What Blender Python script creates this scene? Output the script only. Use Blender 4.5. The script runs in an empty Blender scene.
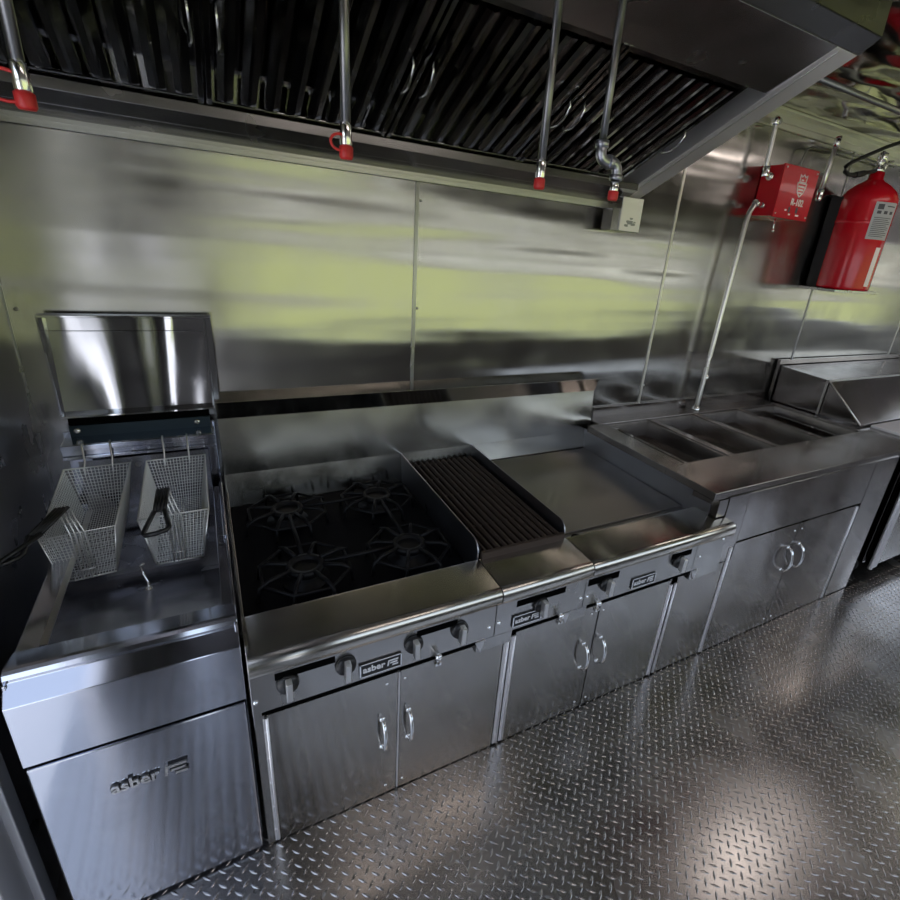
import bpy, bmesh, math, random
from mathutils import Vector, Matrix
random.seed(7)
FILL_STR = 4.5
SC = bpy.context.scene
COL = SC.collection
PI = math.pi

# ------------------------------------------------------------------ materials
def new_mat(name):
    m = bpy.data.materials.new(name); m.use_nodes = True
    nt = m.node_tree; nt.nodes.clear()
    out = nt.nodes.new('ShaderNodeOutputMaterial'); b = nt.nodes.new('ShaderNodeBsdfPrincipled')
    nt.links.new(b.outputs[0], out.inputs[0])
    return m, nt, b

def plain(name, col, rough=.5, metal=0., spec=.5, emit=None, estr=1., coat=0.):
    m, nt, b = new_mat(name)
    tc = nt.nodes.new('ShaderNodeTexCoord'); no = nt.nodes.new('ShaderNodeTexNoise')
    no.inputs['Scale'].default_value = 35.; no.inputs['Detail'].default_value = 3.
    nt.links.new(tc.outputs['Object'], no.inputs['Vector'])
    mr = nt.nodes.new('ShaderNodeMapRange')
    mr.inputs['To Min'].default_value = max(0.02, rough - .06); mr.inputs['To Max'].default_value = min(1., rough + .06)
    nt.links.new(no.outputs[0], mr.inputs['Value']); nt.links.new(mr.outputs[0], b.inputs['Roughness'])
    b.inputs['Base Color'].default_value = (*col, 1); b.inputs['Metallic'].default_value = metal
    b.inputs['Specular IOR Level'].default_value = spec; b.inputs['Coat Weight'].default_value = coat
    if emit:
        b.inputs['Emission Color'].default_value = (*emit, 1); b.inputs['Emission Strength'].default_value = estr
    return m

def steel(name, col=(.5, .5, .5), rough=.2, aniso=0., tang=(0, .3, 1), wave=None, grain=None, smudge=.05):
    """stainless sheet: brushed grain, faint smudges, buckled-sheet waves (wave = [(scale xyz, height), ...])"""
    m, nt, b = new_mat(name)
    b.inputs['Base Color'].default_value = (*col, 1); b.inputs['Metallic'].default_value = 1.
    tc = nt.nodes.new('ShaderNodeTexCoord')
    def noise(scale, detail=2., dist=0.):
        mp = nt.nodes.new('ShaderNodeMapping'); mp.inputs['Scale'].default_value = scale
        n = nt.nodes.new('ShaderNodeTexNoise'); n.inputs['Scale'].default_value = 1.; n.inputs['Detail'].default_value = detail
        n.inputs['Distortion'].default_value = dist
        nt.links.new(tc.outputs['Object'], mp.inputs['Vector']); nt.links.new(mp.outputs[0], n.inputs['Vector'])
        return n
    n = noise((6, 6, 6), 4.)
    mr = nt.nodes.new('ShaderNodeMapRange')
    mr.inputs['From Min'].default_value = .3; mr.inputs['From Max'].default_value = .7
    mr.inputs['To Min'].default_value = max(.01, rough - smudge); mr.inputs['To Max'].default_value = rough + smudge
    nt.links.new(n.outputs[0], mr.inputs['Value']); nt.links.new(mr.outputs[0], b.inputs['Roughness'])
    if aniso:
        b.inputs['Anisotropic'].default_value = aniso
        c = nt.nodes.new('ShaderNodeCombineXYZ')
        for i in range(3): c.inputs[i].default_value = tang[i]
        nt.links.new(c.outputs[0], b.inputs['Tangent'])
    prev = None
    layers = [(s, h, 1.) for s, h in (wave or [])] + ([(grain[0], grain[1], 3.)] if grain else [])
    for s, h, d in layers:
        nn = noise(s, d)
        bp = nt.nodes.new('ShaderNodeBump'); bp.inputs['Strength'].default_value = 1.; bp.inputs['Distance'].default_value = h
        nt.links.new(nn.outputs[0], bp.inputs['Height'])
        if prev: nt.links.new(prev.outputs[0], bp.inputs['Normal'])
        prev = bp
    if prev: nt.links.new(prev.outputs[0], b.inputs['Normal'])
    return m

M = {}
M['wall'] = steel('wall_steel', (.48, .47, .45), .185, .78, (1, 0.02, 0), [((.6, 1, 2.), .026), ((.8, 1, 5.), .0075), ((.6, 1, 11.), .0022)])
M['wall_plain'] = steel('wall_side_steel', (.4, .4, .41), .3, 0, wave=[((1.5, 1.5, 2.), .01)])
M['panel_grey'] = plain('pale_wall_panel', (.2, .19, .185), .45)
M['ceil'] = steel('ceiling_steel', (.33, .305, .3), .13, 0, wave=[((2.2, 5., 1), .045), ((6, 9, 1), .006)])
M['trim'] = steel('trim_steel', (.72, .71, .69), .36)
M['alu'] = steel('jamb_aluminium', (.8, .8, .82), .5)
M['floor'] = steel('tread_plate', (.54, .53, .52), .25, wave=[((3, 3, 3), .004)])
M['door'] = steel('brushed_door_steel', (.36, .345, .33), .13, .9, (0, .05, 1), [((3., 1, 2.), .006)])
M['door_dk'] = steel('counter_door_steel', (.34, .32, .31), .14, .85, (0, .05, 1), [((3., 1, 2.), .006)])
M['fryer'] = steel('fryer_steel', (.56, .58, .65), .13, .9, (0, .3, 1), [((4, 1, 1.5), .004)])
M['bullnose'] = steel('ledge_steel', (.55, .53, .49), .2, .7, (0, 1, .2))
M['panel'] = steel('panel_steel', (.45, .44, .43), .24, .5, (0, .05, 1))
M['splash'] = steel('splash_steel', (.5, .49, .46), .16, .7, (0, .2, 1), [((3, 1, 2), .012)])
M['griddle'] = steel('griddle_steel', (.36, .35, .34), .36)
M['guard'] = steel('guard_steel', (.42, .43, .48), .32)
M['counter'] = steel('counter_steel', (.33, .305, .295), .2, .4, (1, .1, 0), [((2, 3, 2), .004)])
M['hood'] = steel('hood_steel', (.5, .49, .49), .24, .5, (1, .2, 0), [((2, 3, 2), .004)])
M['hood_light'] = steel('hood_end_steel', (.93, .91, .92), .55)
M['fascia'] = steel('fascia_steel', (.1, .098, .096), .3)
M['baffle'] = steel('baffle_steel', (.3, .3, .3), .09)
M['chrome'] = steel('chrome', (.88, .88, .88), .16)
M['lid'] = steel('flue_steel', (.55, .55, .56), .08, .6, (0, .1, 1), [((5, 1, 1.2), .014)])
M['pan'] = steel('pan_steel', (.3, .28, .27), .22)
M['wire'] = steel('basket_wire', (.86, .86, .86), .38)
M['tank'] = steel('tank_steel', (.42, .42, .45), .24, wave=[((7, 7, 7), .006)])
M['pipe'] = steel('pipe_steel', (.26, .26, .265), .36)
M['conduit'] = steel('conduit_steel', (.75, .74, .72), .3)
M['iron'] = plain('cast_iron', (.004, .004, .005), .5, 0, .25)
M['enamel'] = plain('black_enamel', (.002, .002, .004), .6, 0, .12)
M['rust'] = plain('seasoned_iron', (.04, .025, .018), .6)
M['black'] = plain('black_plastic', (.008, .008, .009), .35)
M['void'] = plain('gap_shade', (.002, .002, .002), .9, 0, .02)  # near-black colour stands in for shade inside gaps and slots
M['teal'] = plain('flue_dark', (.02, .035, .045), .4, .6)
M['red'] = plain('red_enamel', (.56, .002, .012), .24, 0, .4, coat=.25)
M['redcap'] = plain('red_rubber', (.6, .03, .03), .4)
M['white'] = plain('white_plastic', (.75, .75, .78), .4)
M['whitepaint'] = plain('white_print', (.95, .85, .84), .5)
M['label'] = plain('label_grey', (.42, .43, .44), .4)
M['ink'] = plain('label_ink', (.06, .06, .07), .5)
M['rubber'] = plain('black_rubber', (.012, .012, .013), .6)
M['grease'] = plain('grey_smear', (.3, .31, .3), .5)

# ------------------------------------------------------------------ mesh builder
OFF = {}
class MB:
    def __init__(s): s.v = []; s.f = []; s.sm = []
    def add(s, vs, fs, smooth=False):
        o = len(s.v); s.v += [tuple(p) for p in vs]
        for f in fs: s.f.append([i + o for i in f]); s.sm.append(smooth)
        return s
    def box(s, x0, x1, y0, y1, z0, z1):
        vs = [(x, y, z) for x in (x0, x1) for y in (y0, y1) for z in (z0, z1)]
        return s.add(vs, [(0, 1, 3, 2), (4, 6, 7, 5), (0, 4, 5, 1), (2, 3, 7, 6), (0, 2, 6, 4), (1, 5, 7, 3)])
    def prism(s, poly, a, b, axis='x'):
        """poly in the plane normal to axis; ordered any way round"""
        n = len(poly)
        def P(p, t): return {'x': (t, p[0], p[1]), 'y': (p[0], t, p[1]), 'z': (p[0], p[1], t)}[axis]
        vs = [P(p, a) for p in poly] + [P(p, b) for p in poly]
        fs = [tuple(range(n))[::-1], tuple(range(n, 2 * n))] + [(i, (i + 1) % n, n + (i + 1) % n, n + i) for i in range(n)]
        return s.add(vs, fs)
    def tube(s, pts, r, n=10, closed=False, caps=True):
        pts = [Vector(p) for p in pts]; N = len(pts); rings = []
        up = Vector((0, 0, 1)); prevn = None; vs = []
        for i, p in enumerate(pts):
            if closed: t = (pts[(i + 1) % N] - pts[i - 1])
            else: t = pts[min(i + 1, N - 1)] - pts[max(i - 1, 0)]
            t.normalize()
            if prevn is None:
                a = up if abs(t.z) < .9 else Vector((1, 0, 0)); nn = (a - t * a.dot(t)).normalized()
            else: nn = (prevn - t * prevn.dot(t)).normalized()
            prevn = nn; bb = t.cross(nn)
            rr = r[i] if isinstance(r, (list, tuple)) else r
            vs += [p + (nn * math.cos(2 * PI * k / n) + bb * math.sin(2 * PI * k / n)) * rr for k in range(n)]
        fs = []
        for i in range(N if closed else N - 1):
            j = (i + 1) % N
            fs += [(i * n + k, i * n + (k + 1) % n, j * n + (k + 1) % n, j * n + k) for k in range(n)]
        s.add(vs, fs, True)
        if caps and not closed:
            o = len(s.v) - len(vs)
            s.f += [[o + k for k in range(n)][::-1], [o + (N - 1) * n + k for k in range(n)]]; s.sm += [False, False]
        return s
    def lathe(s, prof, c, axis='z', n=32):
        """prof: (radius, height) pairs along the axis"""
        vs = []
        for r, h in prof:
            for k in range(n):
                a = 2 * PI * k / n; q = (r * math.cos(a), r * math.sin(a))
                vs.append({'z': (c[0] + q[0], c[1] + q[1], c[2] + h), 'y': (c[0] + q[0], c[1] + h, c[2] + q[1]), 'x': (c[0] + h, c[1] + q[0], c[2] + q[1])}[axis])
        fs = []
        for i in range(len(prof) - 1):
            fs += [(i * n + k, i * n + (k + 1) % n, (i + 1) * n + (k + 1) % n, (i + 1) * n + k) for k in range(n)]
        s.add(vs, fs, True)
        o = len(s.v) - len(vs)
        for i in (0, len(prof) - 1):
            if prof[i][0] > 1e-6: s.f.append([o + i * n + k for k in range(n)]); s.sm.append(False)
        return s
    def mesh(s, name, mat, off=(0, 0, 0)):
        me = bpy.data.meshes.new(name)
        me.from_pydata([(p[0] - off[0], p[1] - off[1], p[2] - off[2]) for p in s.v], [], s.f)
        me.polygons.foreach_set('use_smooth', s.sm)
        bm = bmesh.new(); bm.from_mesh(me); bmesh.ops.recalc_face_normals(bm, faces=bm.faces); bm.to_mesh(me); bm.free()
        me.materials.append(mat); me.update()
        return me
    def build(s, name, mat, parent=None, bev=0., label=None, off=None):
        if isinstance(mat, str): mat = M[mat]
        if off is None: off = OFF.get(parent.name, (0, 0, 0)) if parent else (0, 0, 0)
        o = bpy.data.objects.new(name, s.mesh(name, mat, off)); COL.objects.link(o)
        if parent: o.parent = parent; OFF[o.name] = off
        else: o.location = off
        if bev:
            md = o.modifiers.new('edge', 'BEVEL'); md.width = bev; md.segments = 2; md.limit_method = 'ANGLE'; md.angle_limit = math.radians(40)
        if label: o['label'] = label
        return o

def thing(name, label, cat, loc, group=None):
    o = bpy.data.objects.new(name, None); COL.objects.link(o); o.location = loc
    o.empty_display_size = .1
    o['label'] = label; o['category'] = cat
    if group: o['group'] = group
    OFF[o.name] = tuple(loc)
    return o
def tag(o, label, cat, group=None):
    o['label'] = label; o['category'] = cat
    if group: o['group'] = group
    return o
def struct(o): o['kind'] = 'structure'; return o

def text_mb(txt, size, depth=.0, bold=False, grow=0.):
    cu = bpy.data.curves.new('t', 'FONT'); cu.body = txt; cu.size = size; cu.extrude = depth; cu.align_x = 'LEFT'
    cu.offset = size * ((.02 if bold else 0) + grow)
    ob = bpy.data.objects.new('t', cu); COL.objects.link(ob)
    dg = bpy.context.evaluated_depsgraph_get(); me = bpy.data.meshes.new_from_object(ob.evaluated_get(dg))
    vs = [tuple(v.co) for v in me.vertices]; fs = [list(p.vertices) for p in me.polygons]
    bpy.data.objects.remove(ob); bpy.data.curves.remove(cu); bpy.data.meshes.remove(me)
    return vs, fs
def logo_mb(x0, x1, y, zc, depth, grow=0.):
    """lower-case maker's lettering with the three-bar emblem after it, facing -y, from x0 to x1"""
    mb = MB(); vs, fs = text_mb('asber', 1., .08, True, grow)
    mnx = min(v[0] for v in vs) + grow; mxx = max(v[0] for v in vs) - grow
    W = x1 - x0; sc = W * .62 / (mxx - mnx)
    mb.add([(x0 + (v[0] - mnx) * sc, y - depth * .5 - v[2] / .08 * depth * .5, zc + (v[1] - .27) * sc) for v in vs], fs)
    ex = x0 + W * .68; ew = W * .32; h = .72 * sc
    mb.prism([(ex, zc - h * .45), (ex + ew * .13, zc - h * .45), (ex + ew * .22, zc + h * .5), (ex + ew * .09, zc + h * .5)], y, y - depth, 'y')
    for k, (a, b) in enumerate(((.2, 1.), (.26, .93), (.45, 1.))):
        z = zc + h * (.40 - .42 * k); gq = h * grow * 1.6
        mb.prism([(ex + ew * a - gq, z - h * .1 - gq), (ex + ew * (b - .04) + gq, z - h * .1 - gq), (ex + ew * b + gq, z + h * .12 + gq), (ex + ew * (a + .04) - gq, z + h * .12 + gq)], y, y - depth, 'y')
    return mb

def arc(c, r, a0, a1, n, plane='yz'):
    return [(c[0] + r * math.cos(a0 + (a1 - a0) * i / n), c[1] + r * math.sin(a0 + (a1 - a0) * i / n)) for i in range(n + 1)]

# ------------------------------------------------------------------ the room
XL, XR_, YF_, ZC = -.444, 5.6, -2.35, 2.15
def tread_floor():
    mb = MB()
    mb.add([(XL - .06, YF_, 0), (XR_, YF_, 0), (XR_, 0, 0), (XL - .06, 0, 0), (XL - .06, YF_, -.03), (XR_, YF_, -.03), (XR_, 0, -.03), (XL - .06, 0, -.03)],
           [(0, 1, 2, 3), (7, 6, 5, 4), (0, 4, 5, 1), (1, 5, 6, 2), (2, 6, 7, 3), (3, 7, 4, 0)])
    p = .0335; L = .0128; W = .0036; H = .0017
    ts = (-1, -.6, 0, .6, 1)
    def tread(cx, cy, ang):
        c, s_ = math.cos(ang), math.sin(ang); o = len(mb.v); vs = []
        for t in ts:
            w = W * (1 - t * t); h = H * (1 - t * t)
            for u, z in ((-w, 0.), (-w * .35, h), (w * .35, h), (w, 0.)):
                vs.append((cx + c * t * L - s_ * u, cy + s_ * t * L + c * u, z))
        fs = []
        for i in range(4):
            for k in range(3):
                a = o + i * 4 + k; fs.append([a, a + 1, a + 5, a + 4])
        mb.v.extend(vs); mb.f.extend(fs); mb.sm.extend([True] * 12)
    ny = int(1.65 / p); nx = int((XR_ - XL) / p)
    for j in range(ny):
        y = -.74 - j * p
        for i in range(nx):
            x = XL - .03 + i * p
            tread(x, y, -PI / 4); tread(x + p / 2, y - p / 2, PI / 4)
    me = bpy.data.meshes.new('floor'); me.from_pydata(mb.v, [], mb.f)
    me.polygons.foreach_set('use_smooth', mb.sm); me.materials.append(M['floor']); me.update()
    o = bpy.data.objects.new('floor', me); COL.objects.link(o); return struct(o)
tread_floor()
struct(MB().box(XL - .05, XR_ + .06, 0, .06, -.03, ZC + .05).build('wall_back', 'wall'))
struct(MB().box(XL - .05, XR_ + .06, YF_ - .06, .06, ZC, ZC + .05).build('ceiling', 'ceil'))
RY0, RY1, RZ0, RZ1 = -1.9, -.7, 1.0, 1.75  # unseen right-wall opening, added to let in light from the side
struct(MB().box(XR_, XR_ + .06, YF_, RY0, -.03, ZC).box(XR_, XR_ + .06, RY1, 0, -.03, ZC).box(XR_, XR_ + .06, RY0, RY1, -.03, RZ0).box(XR_, XR_ + .06, RY0, RY1, RZ1, ZC).build('wall_right', 'wall_plain'))
rw = MB()
for z in (RZ0, RZ1): rw.box(XR_ - .02, XR_ + .07, RY0, RY1, z - .02, z + .02)
for y in (RY0, RY1): rw.box(XR_ - .02, XR_ + .07, y - .02, y + .02, RZ0, RZ1)
struct(rw.build('added_window', 'alu'))
# left partition beside the fryer, then the open side doorway towards the viewer
DY0, DY1 = -.86, -1.6
wl = MB().box(XL - .05, XL, -.72, 0, -.03, ZC).box(XL - .05, XL, YF_, DY1, -.03, ZC).box(XL - .05, XL, DY1, -.72, 1.8, ZC)
struct(wl.build('wall_left', 'wall_plain'))
dj = MB().box(XL - .05, XL + .012, -.765, -.722, 0, 1.8).box(XL - .05, XL + .002, DY0, -.772, 0, 1.8).box(XL - .05, XL + .01, DY1, DY1 + .05, 0, 1.8)
struct(dj.build('door_1', 'alu', bev=.003))
# front wall with the long serving opening
W0, W1, WZ0, WZ1 = .12, 4.9, .70, 1.69
D0, D1 = -.27, -.14  # narrow unseen door slit, added to throw light on fryer and flue riser
fw = MB().box(D1, XR_, YF_ - .06, YF_, -.03, WZ0).box(D1, XR_, YF_ - .06, YF_, WZ1, ZC).box(D1, W0, YF_ - .06, YF_, WZ0, WZ1).box(W1, XR_, YF_ - .06, YF_, WZ0, WZ1)
fw.box(XL - .05, D0, YF_ - .06, YF_, -.03, ZC).box(D0, D1, YF_ - .06, YF_, 1.55, ZC)
struct(fw.build('wall_front', 'panel_grey'))
fr = MB()
for z in (WZ0, WZ1): fr.box(W0 - .03, W1 + .03, YF_ - .07, YF_ + .02, z - .02, z + .02)
for x in (W0, (W0 + W1) / 2, W1): fr.box(x - .02, x + .02, YF_ - .07, YF_ + .02, WZ0, WZ1)
fr.box(W0, W1, YF_ - .05, YF_ - .02, 1.5, 1.512)
struct(fr.build('window_1', 'alu'))
# panel joints of the back wall every 1.2 m, with their screws
for i, x in enumerate((.655, 1.855, 3.05, 4.2)):
    mb = MB().box(x - .006, x + .006, -.0035, 0, .8, 1.66 if x < 1.6 else 2.09)
    for z in (.9, 1.25, 1.6): mb.lathe([(.0045, 0), (.0045, -.002), (.002, -.0035)], (x + .012, -.0005, z), 'y', 8)
    struct(mb.build('trim_%d' % (i + 1), 'trim' if i in (1, 3) else 'wall_plain'))
mb = MB()
for z in (.6, .92, 1.23, 1.55): mb.lathe([(.005, 0), (.005, -.002), (.002, -.004)], (XL + .02, -.0005, z), 'y', 8)
mb.box(XL, XL + .004, -.004, 0, 0, 1.66)
struct(mb.build('trim_5', 'wall_plain'))
# angle trim where wall and ceiling meet, right of the hood
mb = MB().box(1.605, XR_, -.012, 0, 2.085, 2.15).box(1.605, XR_, -.06, 0, 2.138, 2.15).box(1.605, XR_, -.02, -.012, 2.108, 2.112)
struct(mb.build('trim_6', 'trim', bev=.002))

# outside: ground beyond the serving window and the doorway, hedge line
def ground_mat(name, a, b_):
    m, nt, b = new_mat(name); tc = nt.nodes.new('ShaderNodeTexCoord'); n = nt.nodes.new('ShaderNodeTexNoise')
    n.inputs['Scale'].default_value = 2.; n.inputs['Detail'].default_value = 6.
    r = nt.nodes.new('ShaderNodeValToRGB'); r.color_ramp.elements[0].color = (*a, 1); r.color_ramp.elements[1].color = (*b_, 1)
    r.color_ramp.elements[0].position = .35; r.color_ramp.elements[1].position = .65
    nt.links.new(tc.outputs['Object'], n.inputs['Vector']); nt.links.new(n.outputs[0], r.inputs[0]); nt.links.new(r.outputs[0], b.inputs['Base Color'])
    b.inputs['Roughness'].default_value = .9
    return m
M['lawn'] = ground_mat('lawn', (.22, .245, .075), (.32, .345, .125))
M['yard'] = ground_mat('yard', (.62, .62, .63), (.74, .74, .75))
struct(MB().box(XL - .07, 140, -66, 20, -.78, -.7).build('ground_lawn', 'lawn'))
struct(MB().box(XL - .07, .1, -9, YF_ - .07, -.72, -.66).build('ground_pad', 'yard'))  # unseen pale pad added to grey what the flue riser mirrors
struct(MB().box(-30, XL - .07, -40, 8, -.75, -.66).build('ground_yard', 'yard'))

M['facade'] = plain('grey_siding', (.17, .17, .165), .8)
M['streak_white'] = plain('streak_white', (.85, .85, .83), .7)
struct(MB().box(-10, 140, -64, -60, -.7, 5.2).build('background_building', 'facade'))
tb = MB()
for z, h in ((4.6, .4), (3.0, .25), (1.6, .35)): tb.box(-10, 140, -60.05, -59.95, z, z + h)  # unseen white bands added to put thin bright streaks in the wall reflection
struct(tb.build('streak_bands', 'streak_white'))

# ------------------------------------------------------------------ deep fryer
FX0, FX1 = -.382, -.008
fry = thing('deep_fryer', 'stainless steel floor deep fryer with two wire baskets hung in its tank', 'fryer', (-.195, -.42, 0))
b = MB().box(FX0, FX0 + .006, -.775, -.03, .01, .695).box(FX1 - .006, FX1, -.775, -.03, .01, .705).box(FX0, FX1, -.04, -.03, .01, .9)
b.box(FX0, FX1, -.775, -.765, .01, .515).box(FX0, -.345, -.72, -.09, .688, .697).box(-.035, FX1, -.72, -.09, .688, .699).box(-.018, FX1 - .001, -.42, -.09, .70, .712)
b.build('body', 'fryer', fry, .0015)
prof = [(-.695, .688), (-.695, .702), (-.748, .712), (-.757, .7125), (-.764, .709), (-.768, .701), (-.767, .694), (-.797, .663), (-.797, .517), (-.785, .517), (-.785, .655), (-.74, .69)]
MB().prism(prof, FX0, FX1).build('front_panel', 'fryer', fry, .0012)
dr = MB().box(FX0 + .002, FX1 - .003, -.797, -.778, .012, .508).build('door', 'fryer', fry, .003)
ml = logo_mb(-.268, -.134, -.797, .392, .007).build('maker_lettering', 'conduit', dr, label='chrome raised lettering and emblem')
logo_mb(-.268, -.134, -.797, .392, .0035, .045).build('lettering_edge', 'black', ml)
MB().box(FX0 + .004, FX1 - .004, -.79, -.766, .505, .52).build('door_gap', 'void', fry)
# tank: sloped front plate, sides, back
t = MB()
TX0, TX1 = -.345, -.035
t.add([(TX0, -.705, .697), (TX1, -.705, .697), (TX1, -.36, .575), (TX0, -.36, .575), (TX0, -.33, .52), (TX1, -.33, .52), (TX0, -.12, .52), (TX1, -.12, .52), (TX0, -.12, .84), (TX1, -.12, .84)],
      [(0, 1, 2, 3), (3, 2, 5, 4), (4, 5, 7, 6), (6, 7, 9, 8)])
t.add([(TX0, -.705, .697), (TX0, -.36, .575), (TX0, -.33, .52), (TX0, -.12, .52), (TX0, -.12, .697)], [(0, 1, 2, 3, 4)])
t.add([(TX1, -.705, .697), (TX1, -.36, .575), (TX1, -.33, .52), (TX1, -.12, .52), (TX1, -.12, .697)], [(0, 1, 2, 3, 4)])
t.box(TX0 + .05, TX1 - .05, -.34, -.15, .585, .60)
t.build('tank', 'tank', fry)
MB().box(TX0, TX0 + .012, -.69, -.14, .6975, .7005).build('tank_rim', 'trim', fry)
r = MB().box(FX0 + .006, FX1 - .004, -.12, -.03, .85, .89).box(FX0 + .006, FX1 - .004, -.128, -.12, .874, .89).box(FX0 + .006, FX1 - .004, -.126, -.12, .848, .858)
r.build('basket_rail', 'fryer', fry, .002)
fo = MB().box(FX0 + .02, FX1 - .012, -.056, -.035, .89, .922).build('flue_opening', 'teal', fry, label='dark flue opening')
MB().box(FX0 + .02, FX1 - .012, -.05, -.036, .922, .947).build('flue_slot', 'void', fo)
for x in (-.345, -.055): MB().lathe([(.009, 0), (.009, -.004), (.004, -.008)], (x, -.056, .908), 'y', 10).build('screw', 'chrome', fo)
fl = MB().box(-.372, -.002, -.034, -.03, .945, 1.222)
fl.prism([(-.034, .945), (-.034, 1.222), (-.066, 1.226), (-.05, .945)], -.376, -.370).prism([(-.034, .945), (-.034, 1.222), (-.066, 1.226), (-.05, .945)], -.008, -.002).prism([(-.034, .972), (-.034, 1.222), (-.066, 1.226), (-.05, .972)], -.002, .013)
fl.box(-.376, .014, -.066, -.03, 1.219, 1.225).box(-.376, -.003, -.058, -.03, .945, .951)
fl.box(-.37, -.002, -.036, -.034, 1.178, 1.181)
fl.build('flue_riser', 'lid', fry, .0012)
MB().tube([(-.203, -.405, .66), (-.21, -.40, .652), (-.206, -.41, .635), (-.198, -.42, .615), (-.197, -.425, .602)], .0035, 8).lathe([(.012, 0), (.011, .006), (.004, .012)], (-.197, -.427, .594), 'z', 12).build('drain_hook', 'chrome', fry)

def fry_basket(label, A, hend, seed):
    """A: top corners (rear-left, rear-right, front-right, front-left) and bottom corners in the same order"""
    T, B = [Vector(p) for p in A[0]], [Vector(p) for p in A[1]]
    c = sum(B, Vector()) / 4
    root = thing('fry_basket', label, 'fry basket', tuple(c), 'fry baskets in the fryer')
    w = MB()
    def quad(a, b_, c_, d, nu, nv, r=.00095):
        for i in range(nu + 1):
            t_ = i / nu; w.tube([a.lerp(b_, t_), d.lerp(c_, t_)], r, 4, caps=False)
        for i in range(nv + 1):
            t_ = i / nv; w.tube([a.lerp(d, t_), b_.lerp(c_, t_)], r, 4, caps=False)
    quad(T[0], T[1], B[1], B[0], 18, 14); quad(T[3], T[2], B[2], B[3], 18, 16)
    quad(T[0], T[3], B[3], B[0], 32, 14); quad(T[1], T[2], B[2], B[1], 32, 14)
    quad(B[0], B[1], B[2], B[3], 18, 32)
    w.build('wire_mesh', 'wire', root)
    MB().tube(T, .0025, 8, True).tube([B[3] + Vector((0, -.003, 0)), B[2] + Vector((0, -.003, 0))], .0022, 8).tube([T[3], B[3]], .0018, 6).tube([T[2], B[2]], .0018, 6).build('rim', 'wire', root)
    for t_ in (.3, .72):
        p = T[0].lerp(T[1], t_); hk = MB()
        hk.tube([p + Vector((0, -.002, -.02)), p, Vector((p.x, -.134, p.z + .012)), Vector((p.x, -.1315, .892)), Vector((p.x, -.115, .8928))], .0022, 6)
        hk.build('hook', 'wire', root)
    m = T[3].lerp(T[2], .5); mb_ = B[3].lerp(B[2], .5); top = Vector(hend[0])
    sup = MB(); side = (T[2] - T[3]).normalized()
    for k in (-.0135, -.0045, .0045, .0135):
        sup.tube([mb_ + side * k + Vector((0, -.004, -.002)), m + side * k + Vector((0, -.005, 0)), top + side * k * .8], .0017, 6)
    for q in (m.lerp(top, .45), mb_.lerp(m, .2)): sup.tube([q - side * .016 + Vector((0, -.006, 0)), q + side * .016 + Vector((0, -.006, 0))], .0016, 6)
    sup.build('handle_support', 'wire', root)
    e = Vector(hend[1]); sd = Vector(hend[2])
    n1 = top.lerp(e, .55); h = MB()
    for k in (-1, -.33, .33, 1):
        h.tube([top + side * .0108 * k, n1 + side * .010 * k], .0043, 8)
    h.tube([n1 - side * .011, e - sd, e - sd * .8 + (e - n1) * .12, e + (e - n1) * .16, e + sd * .8 + (e - n1) * .12, e + sd, n1 + side * .011], .0056, 8)
    h.tube([n1 - side * .012, n1 + side * .012], .003, 8)
    h.build('handle', 'black', root, label='black coated wire handle')
    return root
b1 = ([(-.372, -.155, .835), (-.226, -.15, .835), (-.249, -.375, .765), (-.391, -.39, .765)], [(-.345, -.175, .715), (-.245, -.172, .715), (-.262, -.382, .642), (-.368, -.393, .642)])
fry_basket('wire fry basket hung at the left, by the dark side wall', b1, [(-.339, -.375, .832), (-.415, -.487, .783), (-.018, -.012, 0)], 1)
b2 = ([(-.188, -.152, .835), (-.044, -.148, .835), (-.046, -.36, .765), (-.203, -.365, .765)], [(-.168, -.175, .715), (-.065, -.172, .715), (-.07, -.388, .642), (-.178, -.388, .642)])
fry_basket('wire fry basket hung at the right, next to the burners', b2, [(-.138, -.375, .847), (-.15, -.515, .812), (.026, .0, .004)], 2)

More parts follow.
